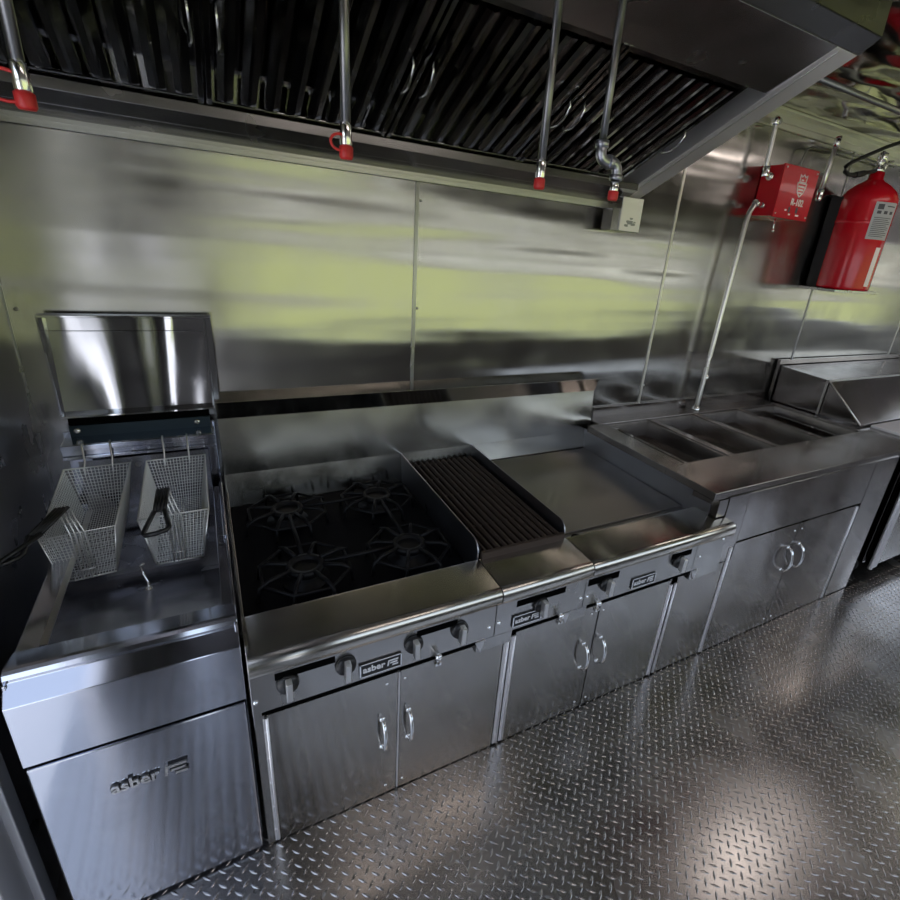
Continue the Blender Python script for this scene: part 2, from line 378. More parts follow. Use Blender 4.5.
# ------------------------------------------------------------------ gas range
RX0, X3, X4, RX1 = 0.0, .601, .906, 1.52
rg = thing('gas_range', 'stainless gas range with four burners, charbroiler and griddle under one backsplash', 'range', (.76, -.42, .455))
ch = MB().box(RX0 + .004, RX1, -.775, -.045, .462, .595).box(RX0, RX0 + .006, -.80, -.045, .462, .662)
ch.build('chassis', 'panel', rg, .001)
sp = [(-.074, .60), (-.056, .718), (-.040, .905), (-.064, .966), (-.0615, .967), (-.034, .906), (-.034, .60)]
MB().prism(sp, RX0, RX1 - .002).build('backsplash', 'splash', rg, .001)
MB().box(RX0 + .006, X3 - .003, -.715, -.076, .597, .607).build('burner_tray', 'enamel', rg, label='black enamel tray under the burners')
for bx, by in ((.165, -.225), (.455, -.225), (.165, -.545), (.455, -.545)):
    g = MB()
    g.lathe([(.048, .0), (.05, .012), (.047, .018), (.034, .018), (.034, .008)], (bx, by, .640), 'z', 20)
    for k in range(8):
        a = PI / 8 + k * PI / 4; c, s2 = math.cos(a), math.sin(a); R_ = .118 if k % 2 else .128
        g.tube([(bx + c * .045, by + s2 * .045, .655), (bx + c * R_ * .8, by + s2 * R_ * .8, .656), (bx + c * R_, by + s2 * R_, .645), (bx + c * R_ * 1.04, by + s2 * R_ * 1.04, .608)], [.0065, .0055, .005, .005], 6)
    ring = [(bx + .118 * math.cos(PI / 8 + k * PI / 4), by + .118 * math.sin(PI / 8 + k * PI / 4), .646) for k in range(8)]
    g.tube(ring, .005, 6, True)
    gr = g.build('burner_grate', 'iron', rg)
    MB().lathe([(.0, .0), (.062, .0), (.062, .008), (.04, .012), (.04, .02), (.034, .027), (.0, .029)], (bx, by, .607), 'z', 24).build('burner_head', 'iron', rg)
for by in (-.225, -.545):
    MB().tube([(.21, by, .652), (.41, by, .652)], .006, 6).build('grate_bar', 'iron', rg)
for bx in (.165, .455):
    MB().tube([(bx, -.27, .653), (bx, -.5, .653)], .006, 6).build('grate_bar', 'iron', rg)
# landing ledges with rolled front
def ledge(a, b_):
    top = [(-.712, .663)] + [(-.828 - .022 * math.sin(t), .638 + .022 * math.cos(t)) for t in [i * PI / 12 for i in range(7)]] + [(-.849, .626)] + [(-.841 - .008 * math.cos(t), 0.622 - .008 * math.sin(t)) for t in [i * PI / 8 for i in range(1, 5)]]
    pr = top + [(-.826, .61), (-.826, .604), (-.705, .604), (-.705, .663)]
    o = MB().prism(pr, a, b_).build('landing_ledge', 'bullnose', rg, .0008)
    for p in o.data.polygons: p.use_smooth = abs(p.normal.x) < .5
    return o
ledge(RX0 + .001, X3 - .0015); ledge(X3 + .0015, X4 - .0015)
l3 = ledge(X4 + .0015, 1.535)
# control panels
def panel(a, b_):
    p = MB().box(a, b_, -.825, -.795, .492, .607)
    return p.build('control_panel', 'panel', rg, .001)
for a, b_ in ((RX0 + .001, X3 - .001), (X3 + .001, X4 - .001), (X4 + .001, 1.385)): panel(a, b_)
MB().box(1.387, 1.535, -.825, -.795, .452, .607).build('side_panel', 'panel', rg, .001)
for a, b_ in ((RX0 + .001, .018), (.548, .66), (.835, .925)): MB().box(a, b_, -.825, -.8, .452, .492).build('panel_upright', 'panel', rg, .001)
MB().box(.018, 1.387, -.80, -.79, .456, .492).build('air_slot', 'void', rg, label='dark air slot below the control panel')
# thin black plates painting the shade of cut-outs at knob height
for a, b_, z0, z1 in ((.05, .178, .572, .590), (.375, .485, .572, .590), (.665, .83, .57, .59), (.915, 1.035, .565, .588), (1.265, 1.36, .568, .588)):
    MB().box(a, b_, -.8258, -.8245, z0, z1).build('knob_slot_shade', 'void', rg, label='black plate painted as the shade of a slot at knob height')
def knob(x, z, ang=0.):
    k = MB().lathe([(.024, 0), (.024, -.005), (.021, -.012), (.0, -.013)], (x, -.8255, z), 'y', 24)
    o = k.build('control_knob', 'black', rg)
    c, s2 = math.cos(ang), math.sin(ang); w = .0065
    pr = [(-w, .023), (w, .023), (w, -.027), (-w, -.027)]
    poly = [(x + p[0] * c - p[1] * s2, z + p[0] * s2 + p[1] * c) for p in pr]
    g = MB().prism(poly, -.837, -.857, 'y').build('knob_grip', 'conduit', o, .002)
    return o
for x in (.075, .201, .367, .492, .745, .985, 1.30): knob(x, .556, random.uniform(-.06, .06))
def plate(x0, x1, z0, z1):
    p = MB().box(x0, x1, -.829, -.825, z0, z1).build('name_plate', 'black', rg, .0005)
    f = MB(); w = .0022
    f.box(x0, x1, -.8305, -.829, z1 - w, z1).box(x0, x1, -.8305, -.829, z0, z0 + w).box(x0, x0 + w * 1.6, -.8305, -.829, z0, z1).box(x1 - w, x1, -.8305, -.829, z0, z1)
    f.build('plate_border', 'chrome', p)
    logo_mb(x0 + .008, x1 - .008, -.8292, (z0 + z1) / 2, .0015).build('lettering', 'white', p)
plate(.232, .335, .503, .542); plate(.655, .75, .505, .542); plate(1.098, 1.20, .503, .54)
vs_ = MB()
for x in (.43, .815, .955):
    v = MB().lathe([(.006, 0), (.006, -.012), (.009, -.013), (.009, -.022), (.004, -.025)], (x, -.825, .503), 'y', 10).tube([(x, -.840, .503), (x, -.840, .478)], .005, 8).box(x - .008, x + .008, -.843, -.830, .474, .482)
    v.build('pilot_valve', 'chrome', rg)
for x in (.543, .83, 1.386):
    MB().prism([(x, .49), (x + .03, .492), (x + .018, .452)], -.828, -.826, 'y').build('slot_glint', 'alu', rg, label='pale triangle standing for light caught at the air slot')  # caught light modelled as pale triangles at the slot ends
for x, z in ((.009, .527), (.582, .53), (.612, .535), (.893, .53), (.918, .528), (1.41, .545), (1.515, .592)):
    MB().lathe([(.006, 0), (.006, -.002), (.003, -.005)], (x, -.825, z), 'y', 10).build('panel_screw', 'chrome', rg)
# guards beside charbroiler and griddle
def guard(x, y0=-.05, y1=-.70, zt=.716, zb=.60, r=.035, name='side_guard', sp_=True):
    pl = [(y0, zb), (y0, zt + (.008 if sp_ else 0)), (y0 - .01, zt)] + [(y1 + r - r * math.sin(t), zt - r + r * math.cos(t)) for t in [i * PI / 12 for i in range(7)]] + [(y1, zb)]
    return MB().prism(pl, x - .002, x + .002).build(name, 'guard', rg)
guard(X3); guard(X4 - .004)
guard(1.488, -.054, -.762, .728, .60, .04, sp_=False)
MB().box(X3 + .003, X3 + .006, -.70, -.06, .68, .7).build('guard_return', 'iron', rg)
# charbroiler
MB().box(X3 + .004, X4 - .008, -.705, -.08, .60, .64).build('broiler_box', 'enamel', rg)
g = MB(); x0, x1 = X3 + .012, X4 - .016; nb = 12
for i in range(nb):
    x = x0 + (x1 - x0) * (i + .5) / nb
    g.prism([(x - .0075, .664), (x - .0075, .678), (x - .003, .684), (x + .003, .684), (x + .0075, .678), (x + .0075, .664)], -.702, -.085, 'y')
g.box(x0 - .004, x1 + .004, -.711, -.700, .655, .6845)
for y in (-.695, -.56, -.35, -.22, -.095): g.box(x0, x1, y - .005, y + .005, .655, .675)
g.build('charbroiler_grate', 'rust', rg, label='dark brown cast iron charbroiler grate')
# griddle
g = MB().box(X4 + .002, 1.484, -.655, -.076, .60, .642).box(X4 + .002, 1.484, -.712, -.67, .60, .642)
g.build('griddle_plate', 'griddle', rg, .003)
MB().box(X4 + .002, 1.484, -.672, -.65, .60, .634).build('grease_trough', 'griddle', rg)
MB().lathe([(.020, .0), (.020, .0012), (.0, .0013)], (.965, -.69, .642), 'z', 20).build('grease_drain', 'void', rg, label='dark round grease drain')
MB().box(1.4905, 1.5395, -.793, -.08, .664, .7305).build('griddle_side', 'door_dk', rg)

# ------------------------------------------------------------------ base cabinets
def bow_handle(x, zc, y, h=.058):
    pts = [(x, y, zc + h * .9), (x, y - .012, zc + h)] if False else []
    n = 10
    pts = [(x, y - .034 * math.sin(PI * i / n) ** .7 if 0 < i < n else y, zc + h * math.cos(PI * i / n)) for i in range(n + 1)]
    m = MB().tube(pts, [.0045 + .0015 * math.sin(PI * i / n) for i in range(n + 1)], 10)
    for s2 in (-1, 1): m.lathe([(.009, 0), (.008, -.005), (.004, -.008)], (x, y, zc + s2 * h), 'y', 12)
    return m
def cabinet(name, label, x0, x1, z1, doors, zdoor, yf=-.7945, mat='door', handles=None, hz=.25, extra=None, hh=.05):
    r_ = thing(name, label, 'cabinet', ((x0 + x1) / 2, -.4, 0))
    f = MB().box(x0, x0 + .012, yf + .012, -.04, .004, z1).box(x1 - .012, x1, yf + .012, -.04, .004, z1).box(x0, x1, yf + .012, -.04, .004, .02).box(x0, x1, yf + .03, yf + .035, .004, z1).box(x0, x1, -.05, -.04, .004, z1)
    f.build('carcass', mat, r_)
    for (a, b_), hx, hs in zip(doors, handles, (1, -1)):
        d = MB().box(a, b_, yf, yf + .012, .004, zdoor).build('door', mat, r_, .0012)
        bow_handle(hx, hz, yf, hh).build('handle', 'chrome', d, label='chrome bow handle')
        for zz in (zdoor - .03, .035): MB().lathe([(.0045, 0), (.0045, -.0015), (.002, -.003)], (hx + .012 * hs, yf, zz), 'y', 8).build('latch_screw', 'chrome', d)
    return r_
def hinge(x, z0, z1, root, yf=-.7945, w=.007):
    m = MB().tube([(x, yf - .001, z0), (x, yf - .001, z1)], .0035, 8).box(x - w * 2, x - .004, yf - .002, yf + .002, z0, z1)
    for i in range(5):
        z = z0 + (z1 - z0) * (i + .5) / 5
        m.lathe([(.003, -.002), (.002, -.004)], (x - w * 1.3, yf, z), 'y', 8)
    return m.build('hinge', 'hood_light', root, label='bright piano hinge')
c1 = cabinet('base_cabinet', 'low steel two-door cabinet under the four burners, beside the fryer', .012, .668, .45, ((.028, .340), (.347, .655)), .446, handles=(.299, .372))
hinge(.672, .01, .435, c1); hinge(.027, .01, .44, c1, w=.004)
MB().box(.3415, .3455, -.7972, -.785, .01, .445).build('door_stop', 'hood_light', c1)
MB().box(.002, .022, -.796, -.78, .006, .45).build('corner_post', 'panel', c1)
c2 = cabinet('base_cabinet', 'low steel two-door cabinet under the charbroiler and griddle', .676, 1.36, .45, ((.698, 1.012), (1.017, 1.335)), .446, handles=(.973, 1.045))
hinge(.694, .01, .435, c2); hinge(1.345, .01, .425, c2); hinge(1.366, .01, .425, c2, w=.004)
MB().box(1.372, 1.617, -.7945, -.78, .006, .449).build('filler_panel', 'door_dk', c2, .001)

# ------------------------------------------------------------------ steam-table counter
ct = thing('food_well_counter', 'stainless counter with four sunken food wells beside the griddle', 'counter', (2.2, -.4, 0))
CZ = .762
f = MB().box(1.625, 1.64, -.783, -.03, .004, .735).box(2.72, 2.735, -.783, -.03, .004, .735).box(1.625, 2.735, -.77, -.765, .004, .735).box(1.625, 2.735, -.04, -.03, .004, .735)
f.box(2.538, 2.735, -.7955, -.77, .006, .735).box(1.54, 1.652, -.7955, -.77, .455, .735)
f.build('carcass', 'door_dk', ct)
MB().box(1.655, 2.534, -.7955, -.77, .53, .735).build('front_panel', 'door_dk', ct, .0012)
for (a, b_), hx, hs in zip(((1.645, 2.066), (2.071, 2.508)), (2.03, 2.108), (1, -1)):
    d = MB().box(a, b_, -.7955, -.775, .005, .522).build('door', 'door_dk', ct, .0012)
    bow_handle(hx, .36, -.7955, .055).build('handle', 'chrome', d, label='chrome bow handle')
    for zz in (.49, .035): MB().lathe([(.005, 0), (.005, -.0015), (.002, -.003)], (hx + .014 * hs, -.7955, zz), 'y', 8).build('latch_screw', 'chrome', d)
hinge(1.634, .01, .51, ct, -.7955); hinge(2.516, .01, .515, ct, -.7955)
wells = [(1.56, 1.836), (1.866, 2.155), (2.187, 2.51), (2.54, 2.84)]
WY0, WY1 = -.565, -.10
tp = MB(); tx0, tx1 = 1.462, 2.868
tp.box(tx0, tx1, -.79, WY0, CZ - .03, CZ).box(1.526, tx1, WY1, -.012, CZ - .03, CZ)
xs = [tx0] + [v for w in wells for v in w] + [tx1]
for i in range(0, len(xs), 2): tp.box(xs[i], xs[i + 1], WY0, WY1, CZ - .03, CZ - (.004 if 0 < i < len(xs) - 2 else 0))
tp.build('countertop', 'counter', ct, .0018)
MB().box(1.56, 2.868, -.014, -.002, CZ - .02, .81).build('upstand', 'counter', ct, .001)
MB().prism([(-.70, CZ - .05), (-.70, CZ - .03), (-.785, CZ - .03), (-.785, CZ - .045)], tx0, tx0 + .004).build('end_bracket', 'counter', ct)
pan0 = None
PL = ['dark sunken food well pan nearest the griddle', 'second sunken food well pan from the griddle', 'third sunken food well pan from the griddle', 'sunken food well pan nearest the prep refrigerator']
for i, (a, b_) in enumerate(wells):
    m = MB(); a += .002; b_ -= .002; y0, y1 = WY0 + .002, WY1 - .002; d = .065; zt = CZ - .008; t = .014
    o_ = [(a, y0, zt), (b_, y0, zt), (b_, y1, zt), (a, y1, zt)]
    i_ = [(a + t, y0 + t, zt), (b_ - t, y0 + t, zt), (b_ - t, y1 - t, zt), (a + t, y1 - t, zt)]
    k_ = [(a + t * 1.7, y0 + t * 1.7, zt - d), (b_ - t * 1.7, y0 + t * 1.7, zt - d), (b_ - t * 1.7, y1 - t * 1.7, zt - d), (a + t * 1.7, y1 - t * 1.7, zt - d)]
    fs = [(q, (q + 1) % 4, 4 + (q + 1) % 4, 4 + q) for q in range(4)] + [(4 + q, 4 + (q + 1) % 4, 8 + (q + 1) % 4, 8 + q) for q in range(4)] + [(8, 9, 10, 11)]
    m.add(o_ + i_ + k_, fs)
    ob = m.build('food_pan', 'pan', None, off=((a + b_) / 2, (y0 + y1) / 2, zt - d))
    md = ob.modifiers.new('thick', 'SOLIDIFY'); md.thickness = .0015; md.offset = -1
    tag(ob, PL[i], 'food pan', 'food well pans')

# ------------------------------------------------------------------ refrigerated prep table
pf = thing('prep_refrigerator', 'stainless prep refrigerator with a raised slanted lid at the far right', 'refrigerator', (3.7, -.4, 0))
x0, x1 = 2.875, 4.75
MB().box(x0 + .03, x1, -.775, -.03, .10, CZ - .002).box(x0, x0 + .035, -.775, -.03, .10, CZ - .002).build('body', 'door_dk', pf, .002)
MB().box(x0 + .012, x0 + .94, -.815, -.778, .10, .64).build('door', 'door', pf, .004)
MB().box(x0 - .018, x0 + .05, -.822, -.815, .095, .70).tube([(x0 - .012, -.818, .095), (x0 - .012, -.818, .70)], .01, 10).build('door_edge', 'hood_light', pf, .002, label='bright rounded door edge')
MB().box(x0, x1, -.81, -.775, .66, CZ - .002).build('top_rail', 'door_dk', pf, .002)
for y in (-.70, -.12):
    for x in (x0 + .045, x1 - .06):
        w = MB().lathe([(.0, -.014), (.035, -.014), (.045, -.011), (.045, .011), (.035, .014), (.0, .014)], (x, y, .046), 'x', 20)
        cs = w.build('caster', 'rubber', pf)
        MB().box(x - .02, x - .017, y - .02, y + .02, .045, .1).box(x + .017, x + .02, y - .02, y + .02, .045, .1).build('fork', 'pipe', cs)
MB().box(2.99, x1, -.78, -.54, CZ - .002, CZ + .012).build('cutting_board', 'white', pf, .003, label='white cutting board along the front')
ld = MB()
side = [(-.05, .772), (-.05, .965), (-.285, .957), (-.345, .955), (-.345, .772)]
ld.prism([(-.05, .765), (-.05, .968), (-.31, .955), (-.31, .765)], 2.895, 2.90)
ld.prism([(-.312, .765), (-.312, .955), (-.52, .772)], 2.905, 2.91)
ld.prism([(-.31, .949), (-.31, .958), (-.53, .777), (-.53, .768)], 2.905, 4.6)
ld.prism([(-.045, .962), (-.045, .97), (-.315, .957), (-.315, .949)], 2.892, 4.6)
ld.build('lid', 'counter', pf, .001)
MB().box(2.892, 2.897, -.318, -.308, .765, .958).box(2.892, 4.6, -.322, -.312, .947, .957).tube([(2.903, -.314, .957), (2.903, -.53, .776)], .004, 6).build('lid_edging', 'trim', pf)
MB().box(2.90, 4.6, -.03, -.012, .76, 1.0).build('rear_guard', 'counter', pf, .001)

# ------------------------------------------------------------------ exhaust hood
HX0, HX1 = -.438, 1.60
SL = .454
def hz(y, off=0.): return 1.6928 - SL * y + off
hd = thing('exhaust_hood', 'stainless wall exhaust hood with shiny baffle filters above the range', 'hood', (.6, -.4, 1.65))
ep = [(-.02, 1.702), (-.751, 2.034), (-.751, 2.145), (-.02, 2.145)]
MB().prism(ep, 1.505, HX1).build('end_panel', 'hood_light', hd, .002)
MB().prism(ep, HX0, HX0 + .02).build('end_panel', 'hood_light', hd, .002)
MB().prism([(-.10, hz(-.10, -.0035)), (-.745, hz(-.745, -.0035)), (-.745, hz(-.745, .0)), (-.10, hz(-.10, 0.))], 1.523, 1.527).build('end_seam', 'trim', hd)
MB().prism([(-.575, hz(-.575, .006)), (-.751, 2.034), (-.751, 2.05), (-.575, hz(-.575, .03))], HX0 + .02, 1.505).build('front_inner_panel', 'hood', hd, .001)
MB().prism([(-.751, 2.034), (-.757, 2.034), (-.802, 2.063), (-.802, 2.145), (-.751, 2.145)], HX0, HX1).build('front_fascia', 'fascia', hd, .002)
MB().prism([(-.03, 2.13), (-.75, 2.13), (-.75, 2.145), (-.03, 2.145)], HX0 + .02, 1.505).build('canopy_top', 'hood', hd)
tr = MB().prism([(-.105, 1.722), (-.112, 1.722), (-.112, 1.745), (-.105, 1.745)], HX0, 1.505)
tr.prism([(-.112, 1.722), (-.02, 1.678), (-.018, 1.684), (-.108, 1.728)], HX0, 1.505).prism([(-.065, 1.6985), (-.066, 1.701), (-.06, 1.699)], HX0, 1.505)
tr.build('grease_trough', 'hood', hd, .0008)
MB().box(HX0, 1.45, -.02, -.002, 1.655, 1.682).box(HX0, 1.45, -.024, -.002, 1.655, 1.660).box(HX0, 1.45, -.023, -.002, 1.668, 1.671).build('wall_flange', 'trim', hd, .0008)
# filters: baffles run up the slope
sn = math.atan(SL); cs_, ss_ = math.cos(sn), math.sin(sn)
def FP(x, v, w):
    """v along the slope from the lower edge, w up out of the filter plane (into the hood)"""
    y0 = -.104; z0 = hz(y0, .006)
    return (x, y0 - v * cs_ + w * ss_, z0 + v * ss_ + w * cs_)
FL = .52
edges = [-.40, .055, .51, .965, 1.42]
FLAB = []
for i in range(4):
    a, b_ = edges[i] + .003, edges[i + 1] - .003
    m = MB(); n = 8; pt = (b_ - a - .03) / n
    def sheet(pts, v0, v1):
        k = len(pts); vs = [FP(p[0], v0, p[1]) for p in pts] + [FP(p[0], v1, p[1]) for p in pts]
        m.add(vs, [(q, q + 1, k + q + 1, k + q) for q in range(k - 1)])
    for q in range(n):
        c = a + .015 + pt * (q + .5); w = pt * .33
        sheet([(c - w, .018), (c - w, .0), (c - w * .2, -.003), (c + w * .2, -.003), (c + w, .0), (c + w, .018)], .03, FL - .03)
    for q in range(n + 1):
        c = a + .015 + pt * q; w = pt * .36
        sheet([(c - w, .022), (c - w, .042), (c + w, .042), (c + w, .022)], .012, FL - .012)
    fo = m.build('baffle_filter', 'baffle', hd)
    md = fo.modifiers.new('thick', 'SOLIDIFY'); md.thickness = .0012
    fm = MB()
    def bar(xa, xb, va, vb, w0=-.002, w1=.045):
        vs = [FP(x, v, w) for x in (xa, xb) for v in (va, vb) for w in (w0, w1)]
        fm.add(vs, [(0, 1, 3, 2), (4, 6, 7, 5), (0, 4, 5, 1), (2, 3, 7, 6), (0, 2, 6, 4), (1, 5, 7, 3)])
    bar(a, a + .012, 0, FL); bar(b_ - .012, b_, 0, FL); bar(a, b_, 0, .02, .002); bar(a, b_, FL - .02, FL, .002)
    fm.build('filter_frame', 'baffle', fo, .001)
    for hx in ((a + .022) if i else None, b_ - .022):
        if hx is None: continue
        hp = [FP(hx, .215, -.004), FP(hx, .218, -.022), FP(hx + .004, .25, -.034), FP(hx + .002, .285, -.034), FP(hx, .315, -.022), FP(hx, .318, -.004)]
        MB().tube(hp, .0028, 8).build('filter_handle', 'chrome', fo)
MB().prism([(-.06, 2.0), (-.6, 2.11), (-.6, 2.12), (-.06, 2.12)], HX0 + .03, 1.5).build('plenum_shade', 'void', hd)  # near-black block puts the shade behind the filters into colour
# grease cup under the right end of the trough
gc = thing('grease_cup', 'small steel grease cup hanging under the right end of the hood', 'grease cup', (1.5, -.06, 1.575))
c = MB().box(1.425, 1.572, -.080, -.077, 1.575, 1.655).box(1.425, 1.572, -.028, -.0255, 1.575, 1.655).box(1.425, 1.428, -.08, -.026, 1.575, 1.655).box(1.569, 1.572, -.08, -.026, 1.575, 1.655).box(1.425, 1.572, -.08, -.026, 1.575, 1.578)
c.build('cup', 'hood', gc, .0008)
MB().box(1.466, 1.572, -.0855, -.0805, 1.578, 1.70).box(1.466, 1.572, -.0855, -.05, 1.697, 1.70).build('hanger', 'hood_light', gc, .0008)
g = MB()
for dx, dz, rr in ((0, 0, .016), (.018, -.006, .011), (-.014, -.012, .010), (.006, .014, .008), (.026, .002, .006)):
    g.prism([(1.515 + dx + rr * math.cos(t) * (1 + .3 * math.sin(3 * t + dx * 90)), 1.61 + dz + .6 * rr * math.sin(t) * (1 + .3 * math.cos(2 * t))) for t in [q * 2 * PI / 14 for q in range(14)]], -.0855, -.0858 - rr * .01, 'y')
g.build('stain', 'grease', gc)

# ------------------------------------------------------------------ nozzle drops of the fire system
def ell(c, a, n=10): return c
DL = ['leftmost fire nozzle pipe with a red loop cap under the hood', 'fire nozzle pipe with red loop cap above the burners', 'straight fire nozzle pipe with plain red cap above the charbroiler', 'fire nozzle pipe with a double elbow above the griddle']
for i, (x, y) in enumerate(((-.189, -.69), (.255, -.69), (.677, -.69), (.836, -.69))):
    zb = 1.612
    dp = thing('nozzle_pipe', DL[i], 'pipe', (x, y, zb), 'fire nozzle pipes under the hood')
    ztop = 2.02
    if i < 3:
        MB().tube([(x, y, zb + .045), (x, y, ztop)], .0085, 14).build('pipe', 'pipe', dp)
        nx = x
        MB().lathe([(.0095, .018), (.0105, .02), (.0105, .05), (.0085, .055)], (nx, y, zb), 'z', 14).lathe([(.006, .008), (.006, .02)], (nx, y, zb), 'z', 12).build('nozzle', 'chrome', dp)
    else:
        nx = x + .055
        MB().tube([(x, y, 1.72), (x, y, ztop)], .0085, 14).build('pipe', 'pipe', dp)
        pts = [(x, y, 1.725), (x, y, 1.705)] + [(x + .018 - .018 * math.cos(t), y, 1.705 - .018 * math.sin(t)) for t in [k * PI / 12 for k in range(1, 7)]] + [(nx - .018 + .018 * math.sin(t), y, 1.669 + .018 * math.cos(t)) for t in [k * PI / 12 for k in range(0, 7)]] + [(nx, y, 1.652)]
        MB().tube(pts, .0125, 14).lathe([(.0155, 0), (.0155, .014)], (x, y, 1.713), 'z', 14).lathe([(.0155, 0), (.0155, .012)], (nx, y, 1.652), 'z', 14).lathe([(.0155, -.005), (.0155, .007)], ((x + nx) / 2, y, 1.687), 'x', 14).build('elbow', 'guard', dp)
        MB().lathe([(.0095, 0), (.0105, .002), (.0105, .03)], (nx, y, zb + .015), 'z', 14).build('nozzle', 'chrome', dp)
    cap = MB().lathe([(.0, -.004), (.010, -.004), (.0125, 0), (.0125, .016), (.009, .019)], (nx, y, zb), 'z', 16)
    if i in (0, 1):
        rr = .024 if i == 0 else .016
        cap.tube([(nx - rr * .75 + rr * math.cos(t), y - .004, zb + .022 + rr * .8 * math.sin(t)) for t in [k * 2 * PI / 20 + .3 for k in range(18)]], .0024, 6)
    cap.build('cap', 'redcap', dp, label='red rubber blow-off cap')

# ------------------------------------------------------------------ fire suppression control box, conduits, cylinder
bx = thing('fire_control_box', 'red metal fire suppression control box mounted on the steel wall', 'control box', (2.48, -.055, 1.715))
MB().box(2.352, 2.612, -.105, -.002, 1.716, 1.928).build('housing', 'red', bx, .004)
cv = MB().box(2.348, 2.616, -.115, -.105, 1.712, 1.932).build('cover', 'red', bx, .003)
for x, z in ((2.365, 1.918), (2.60, 1.918), (2.36, 1.728), (2.6, 1.728)): MB().lathe([(.005, 0), (.003, -.004)], (x, -.115, z), 'y', 8).build('cover_screw', 'conduit', cv)
# shield emblem, lettering, two windows
def outline(poly, w, y, mb):
    n = len(poly); cx = sum(p[0] for p in poly) / n; cz = sum(p[1] for p in poly) / n
    for i in range(n):
        a, b_ = Vector(poly[i]), Vector(poly[(i + 1) % n]); d = (b_ - a).normalized(); nn = Vector((-d.y, d.x)) * w * .6
        a = a - d * w * .5; b_ = b_ + d * w * .5
        mb.prism([tuple(a + nn), tuple(b_ + nn), tuple(b_ - nn), tuple(a - nn)], y, y + .002, 'y')
    return mb
ex, ez = 2.505, 1.855
sh = MB()
outline([(ex - .032, ez - .002), (ex - .034, ez + .012), (ex + .034, ez + .012), (ex + .032, ez - .002), (ex + .022, ez - .028), (ex, ez - .045), (ex - .022, ez - .028)], .0045, -.1165, sh)
outline([(ex - .024, ez + .016), (ex - .026, ez + .045), (ex - .012, ez + .038), (ex, ez + .048), (ex + .012, ez + .038), (ex + .026, ez + .045), (ex + .024, ez + .016)], .0045, -.1165, sh)
for k in range(3): sh.box(ex - .024 + k * .005, ex + .024 - k * .005, -.1165, -.115, ez - .006 - k * .013, ez + .001 - k * .013)
sh.box(ex - .012, ex + .004, -.1165, -.115, ez + .022, ez + .028)
vs, fs = text_mb('R-102', .04, .001, True)
sh.add([(ex - .05 + v[0], -.1165 - v[2], ez - .083 + v[1]) for v in vs], fs)
for x in (2.425, 2.46, 2.515): sh.box(x, x + .014 + .012 * (x > 2.5), -.1162, -.115, 1.728 + .016 * (x < 2.43), 1.735 + .016 * (x < 2.43))
sh.build('emblem', 'whitepaint', cv, label='pale shield emblem and lettering')
MB().box(2.452, 2.464, -.1165, -.115, 1.740, 1.763).box(2.508, 2.522, -.1165, -.115, 1.740, 1.765).build('indicator_windows', 'ink', cv)
ft = MB().tube([(2.352, -.06, 1.878), (2.32, -.06, 1.878)], .012, 10).lathe([(.017, 0), (.017, .02)], (2.33, -.06, 1.878), 'x', 10)
ft.build('conduit_fitting', 'chrome', bx)
MB().tube([(2.352, -.06, 1.758), (2.325, -.06, 1.758)], .012, 10).build('conduit_fitting', 'chrome', bx)
MB().tube([(2.455, -.06, 1.714), (2.455, -.062, 1.69), (2.448, -.07, 1.66)], .003, 6).lathe([(.007, 0), (.005, .012)], (2.448, -.07, 1.652), 'z', 8).tube([(2.40, -.06, 1.712), (2.43, -.06, 1.700), (2.50, -.06, 1.704), (2.53, -.06, 1.714)], .002, 6).build('pull_pin', 'chrome', bx)

cA = thing('conduit', 'long pale conduit bending down from the red box to the counter', 'conduit', (2.22, -.06, .78), 'steel conduits on the wall')
ptsA = [(2.318, -.06, 1.762), (2.30, -.06, 1.763), (2.275, -.06, 1.75), (2.256, -.06, 1.72), (2.249, -.06, 1.678), (2.243, -.06, 1.5), (2.236, -.06, 1.3), (2.222, -.06, .80), (2.22, -.06, .768)]
MB().tube(ptsA, .0115, 12).build('tube', 'conduit', cA)
MB().lathe([(.016, -.018), (.017, -.01), (.017, .012), (.013, .018)], (2.296, -.06, 1.762), 'x', 12).lathe([(.015, 0), (.015, .03)], (2.2345, -.06, 1.25 - .33), 'z', 12).lathe([(.02, 0), (.02, .004), (.014, .02)], (2.2205, -.06, .7635), 'z', 12).build('coupling', 'chrome', cA)
cB = thing('conduit', 'short conduit rising from the red box up to the ceiling trim', 'conduit', (2.285, -.06, 1.88), 'steel conduits on the wall')
MB().tube([(2.30, -.06, 1.895), (2.29, -.06, 1.93), (2.288, -.06, 2.06), (2.279, -.06, 2.085)], .010, 12).build('tube', 'conduit', cB)
MB().lathe([(.014, 0), (.016, .004), (.016, .04), (.012, .045)], (2.3, -.06, 1.872), 'z', 12).build('coupling', 'chrome', cB)
MB().tube([(2.279, -.06, 2.07), (2.279, -.06, 2.092), (2.29, -.055, 2.098), (2.33, -.04, 2.098)], .015, 10).build('coupling', 'chrome', cB)
cC = thing('conduit', 'slanting conduit between the red box and the red cylinder', 'conduit', (2.755, -.06, 1.84), 'steel conduits on the wall')
MB().tube([(2.755, -.06, 1.845), (2.762, -.06, 1.98), (2.772, -.06, 2.085)], .011, 12).build('tube', 'conduit', cC)
MB().lathe([(.012, -.022), (.015, -.01), (.015, .03), (.012, .034)], (2.755, -.06, 1.842), 'z', 12).build('coupling', 'chrome', cC)
MB().lathe([(.015, 0), (.015, .035)], (2.772, -.06, 2.06), 'z', 12).tube([(2.772, -.06, 2.095), (2.80, -.05, 2.105)], .013, 10).build('coupling', 'chrome', cC)
